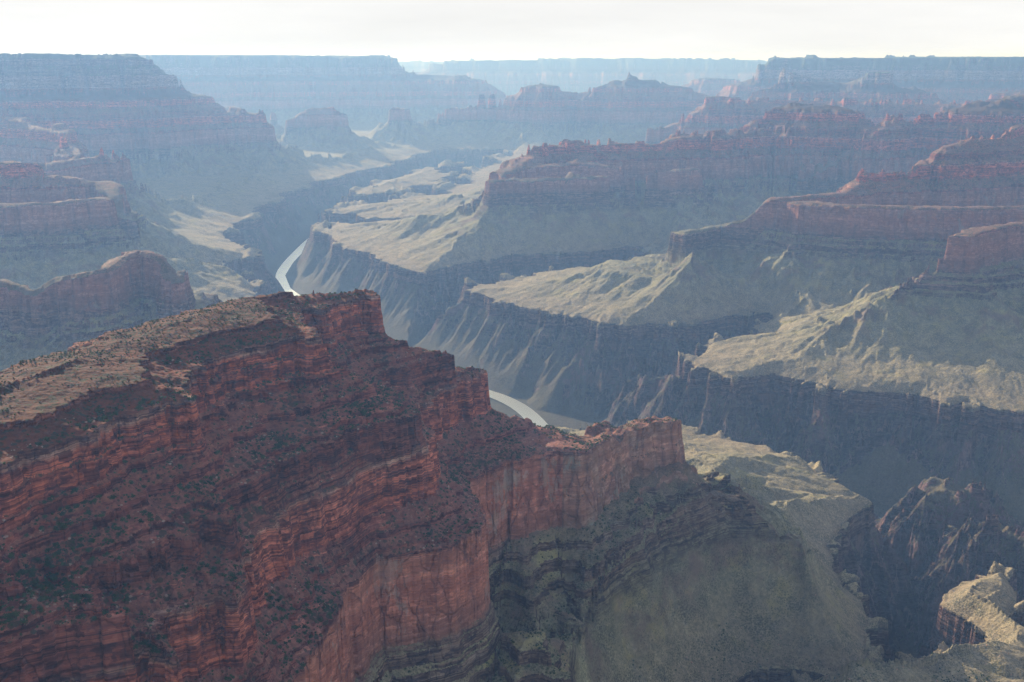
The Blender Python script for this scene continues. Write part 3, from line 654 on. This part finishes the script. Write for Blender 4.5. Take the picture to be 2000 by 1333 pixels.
def scatter_obj(name, x, y, z, s, tpls, mat, zsc):
    V_, F_, n = [], [], 0; k = g.integers(0, len(tpls), len(x)); rot = g.uniform(0, 2 * pi, len(x))
    for ti, (tv, tf) in enumerate(tpls):
        m = k == ti; c = m.sum()
        if not c: continue
        cr_, sr_ = np.cos(rot[m])[:, None], np.sin(rot[m])[:, None]; S = s[m][:, None]
        v = np.stack([(tv[:, 0] * cr_ - tv[:, 1] * sr_) * S + x[m][:, None], (tv[:, 0] * sr_ + tv[:, 1] * cr_) * S + y[m][:, None], tv[:, 2] * S * zsc + z[m][:, None]], -1)
        V_.append(v.reshape(-1, 3)); F_.append((tf[None] + (np.arange(c) * len(tv))[:, None, None] + n).reshape(-1, 3)); n += c * len(tv)
    return mesh_from(name, np.concatenate(V_), np.concatenate(F_), mat, 3)
def zone(px, py, z):
    if z > -362: return 0
    if px < 330 and py > 1130: return 1
    if z > -500: return 2
    if z > -650: return 3
    return 4
ZL = ['on the rounded top of the near red ridge', 'on the low spur at the bottom left corner', 'on the slope between the top cliff and the middle cliff', 'on the red bench just above the tall pink cliff', 'on the grey green slope below the tall pink cliff']
def individuals(name, word, cat, cand, tpls, mat, zsc, n_max, smin, smax):
    i, j, x, y, z = cand; s = smin + (smax - smin) * g.random(len(i)) ** 1.8
    vis_in = inf[i, j] & (ang[i, j] >= prev[i, j] - 1e-5) & (fx_[i, j] > 8) & (fx_[i, j] < 1990) & (fy_[i, j] < 1325)
    s = np.where(z > -362, s * .62, s)
    app = np.where(vis_in, s / Rs[i, j], 0); order = np.argsort(-app); big = order[:n_max]; rest = order[n_max:]
    meshes = []
    for q, (tv, tf) in enumerate(tpls):
        me = bpy.data.meshes.new(name); me.from_pydata(tv.tolist(), [], tf.tolist()); me.materials.append(mat); meshes.append(me)
    for q in big:
        o = bpy.data.objects.new(name, meshes[int(g.integers(0, len(meshes)))]); COL.objects.link(o)
        o.location = (float(x[q]), float(y[q]), float(z[q])); o.rotation_euler.z = float(g.uniform(0, 6.28)); o.scale = (float(s[q]),) * 2 + (float(s[q]) * zsc,)
        zn_ = zone(fx_[i[q], j[q]], fy_[i[q], j[q]], z[q])
        tag(o, word + ' ' + ZL[zn_], cat, None, cat + 's ' + ZL[zn_])
    return x[rest], y[rest], z[rest], s[rest]
big_t = [shrub_tpl(k, 46) for k in range(5)]; small_t = [shrub_tpl(20 + k, 9) for k in range(6)]
cs_c = pick(ps)
rx = individuals('shrub', 'dark green bush', 'shrub', cs_c, big_t, SHRUB, .85, 290, 1.8, 6.5)
o = scatter_obj('low_scrub', *rx, small_t, SHRUB, .8); tag(o, 'countless small dark green bushes dotted over the near slopes', 'scrub', 'stuff')
rub = np.clip(fbm(Xs / 45, Ys / 45, 3, 191) * 2.2 + .25, .03, 1.2)
pr = np.where(base_ok & (Rs < 2000), cell * .018 * (.2 + .8 * red) * rub * np.where(Zs > -362, .15, 1), 0)
rock_t = [rock_tpl(60 + k) for k in range(6)]
cr_c = pick(pr)
rx2 = individuals('boulder', 'pale broken boulder', 'boulder', cr_c, rock_t, STONE, 1.0, 250, .9, 4.2)
o = scatter_obj('rubble', *rx2, rock_t, STONE, 1.0); tag(o, 'pale rubble strewn over the red benches', 'rubble', 'stuff')
print('scatter', len(cs_c[0]), len(cr_c[0]), time.time() - T0)

# ------------------------------------------------------------------ river
def river():
    pts = [np.array(p) for p in RIVER]
    fine = []
    for a, b in zip(pts[:-1], pts[1:]):
        n = max(2, int(np.linalg.norm(b - a) / 60))
        for k in range(n): fine.append(a + (b - a) * k / n)
    fine = np.array(fine); ker = np.ones(7) / 7
    sm = np.stack([np.convolve(np.pad(fine[:, i], 3, mode='edge'), ker, 'valid') for i in (0, 1)], -1)
    tg = np.gradient(sm, axis=0); tg /= np.linalg.norm(tg, axis=1)[:, None]; nn = np.stack([-tg[:, 1], tg[:, 0]], -1)
    w = 36.0
    cols = [sm + nn * w * k for k in (-1, -.33, .33, 1)]
    v = np.concatenate([np.concatenate([c, np.full((len(c), 1), E_RIV + 5.0)], 1) for c in cols]); n = len(sm)
    q = [(j * n + i, j * n + i + 1, (j + 1) * n + i + 1, (j + 1) * n + i) for j in range(3) for i in range(n - 1)]
    o = mesh_from('river', v, np.array(q)[:, ::-1], water_material())
    tag(o, 'silvery river winding along the bottom of the gorge', 'river', 'structure')
river()

# ------------------------------------------------------------------ haze
def haze():
    x0, x1, y0, y1, z0, z1 = -32000, 32000, -300, 46000, -1440, 60
    v = np.array([(x, y, z) for x in (x0, x1) for y in (y0, y1) for z in (z0, z1)])
    q = [(0, 1, 3, 2), (4, 6, 7, 5), (0, 4, 5, 1), (2, 3, 7, 6), (0, 2, 6, 4), (1, 5, 7, 3)]
    m = new_mat("canyon_haze"); t = NT(m)
    pv = t.n('ShaderNodeVolumePrincipled'); pv.inputs['Color'].default_value = (.275, .50, 1.0, 1); pv.inputs['Absorption Color'].default_value = (1, 1, 1, 1); pv.inputs['Density'].default_value = HAZE_DENS; pv.inputs['Anisotropy'].default_value = .22
    o = t.n('ShaderNodeOutputMaterial'); t.l(pv.outputs[0], o.inputs['Volume'])
    ob = mesh_from('haze', v, np.array(q), m); ob['kind'] = 'stuff'
    tag(ob, 'pale blue haze filling the canyon air', 'haze', 'stuff')
haze()
print("done", time.time() - T0)
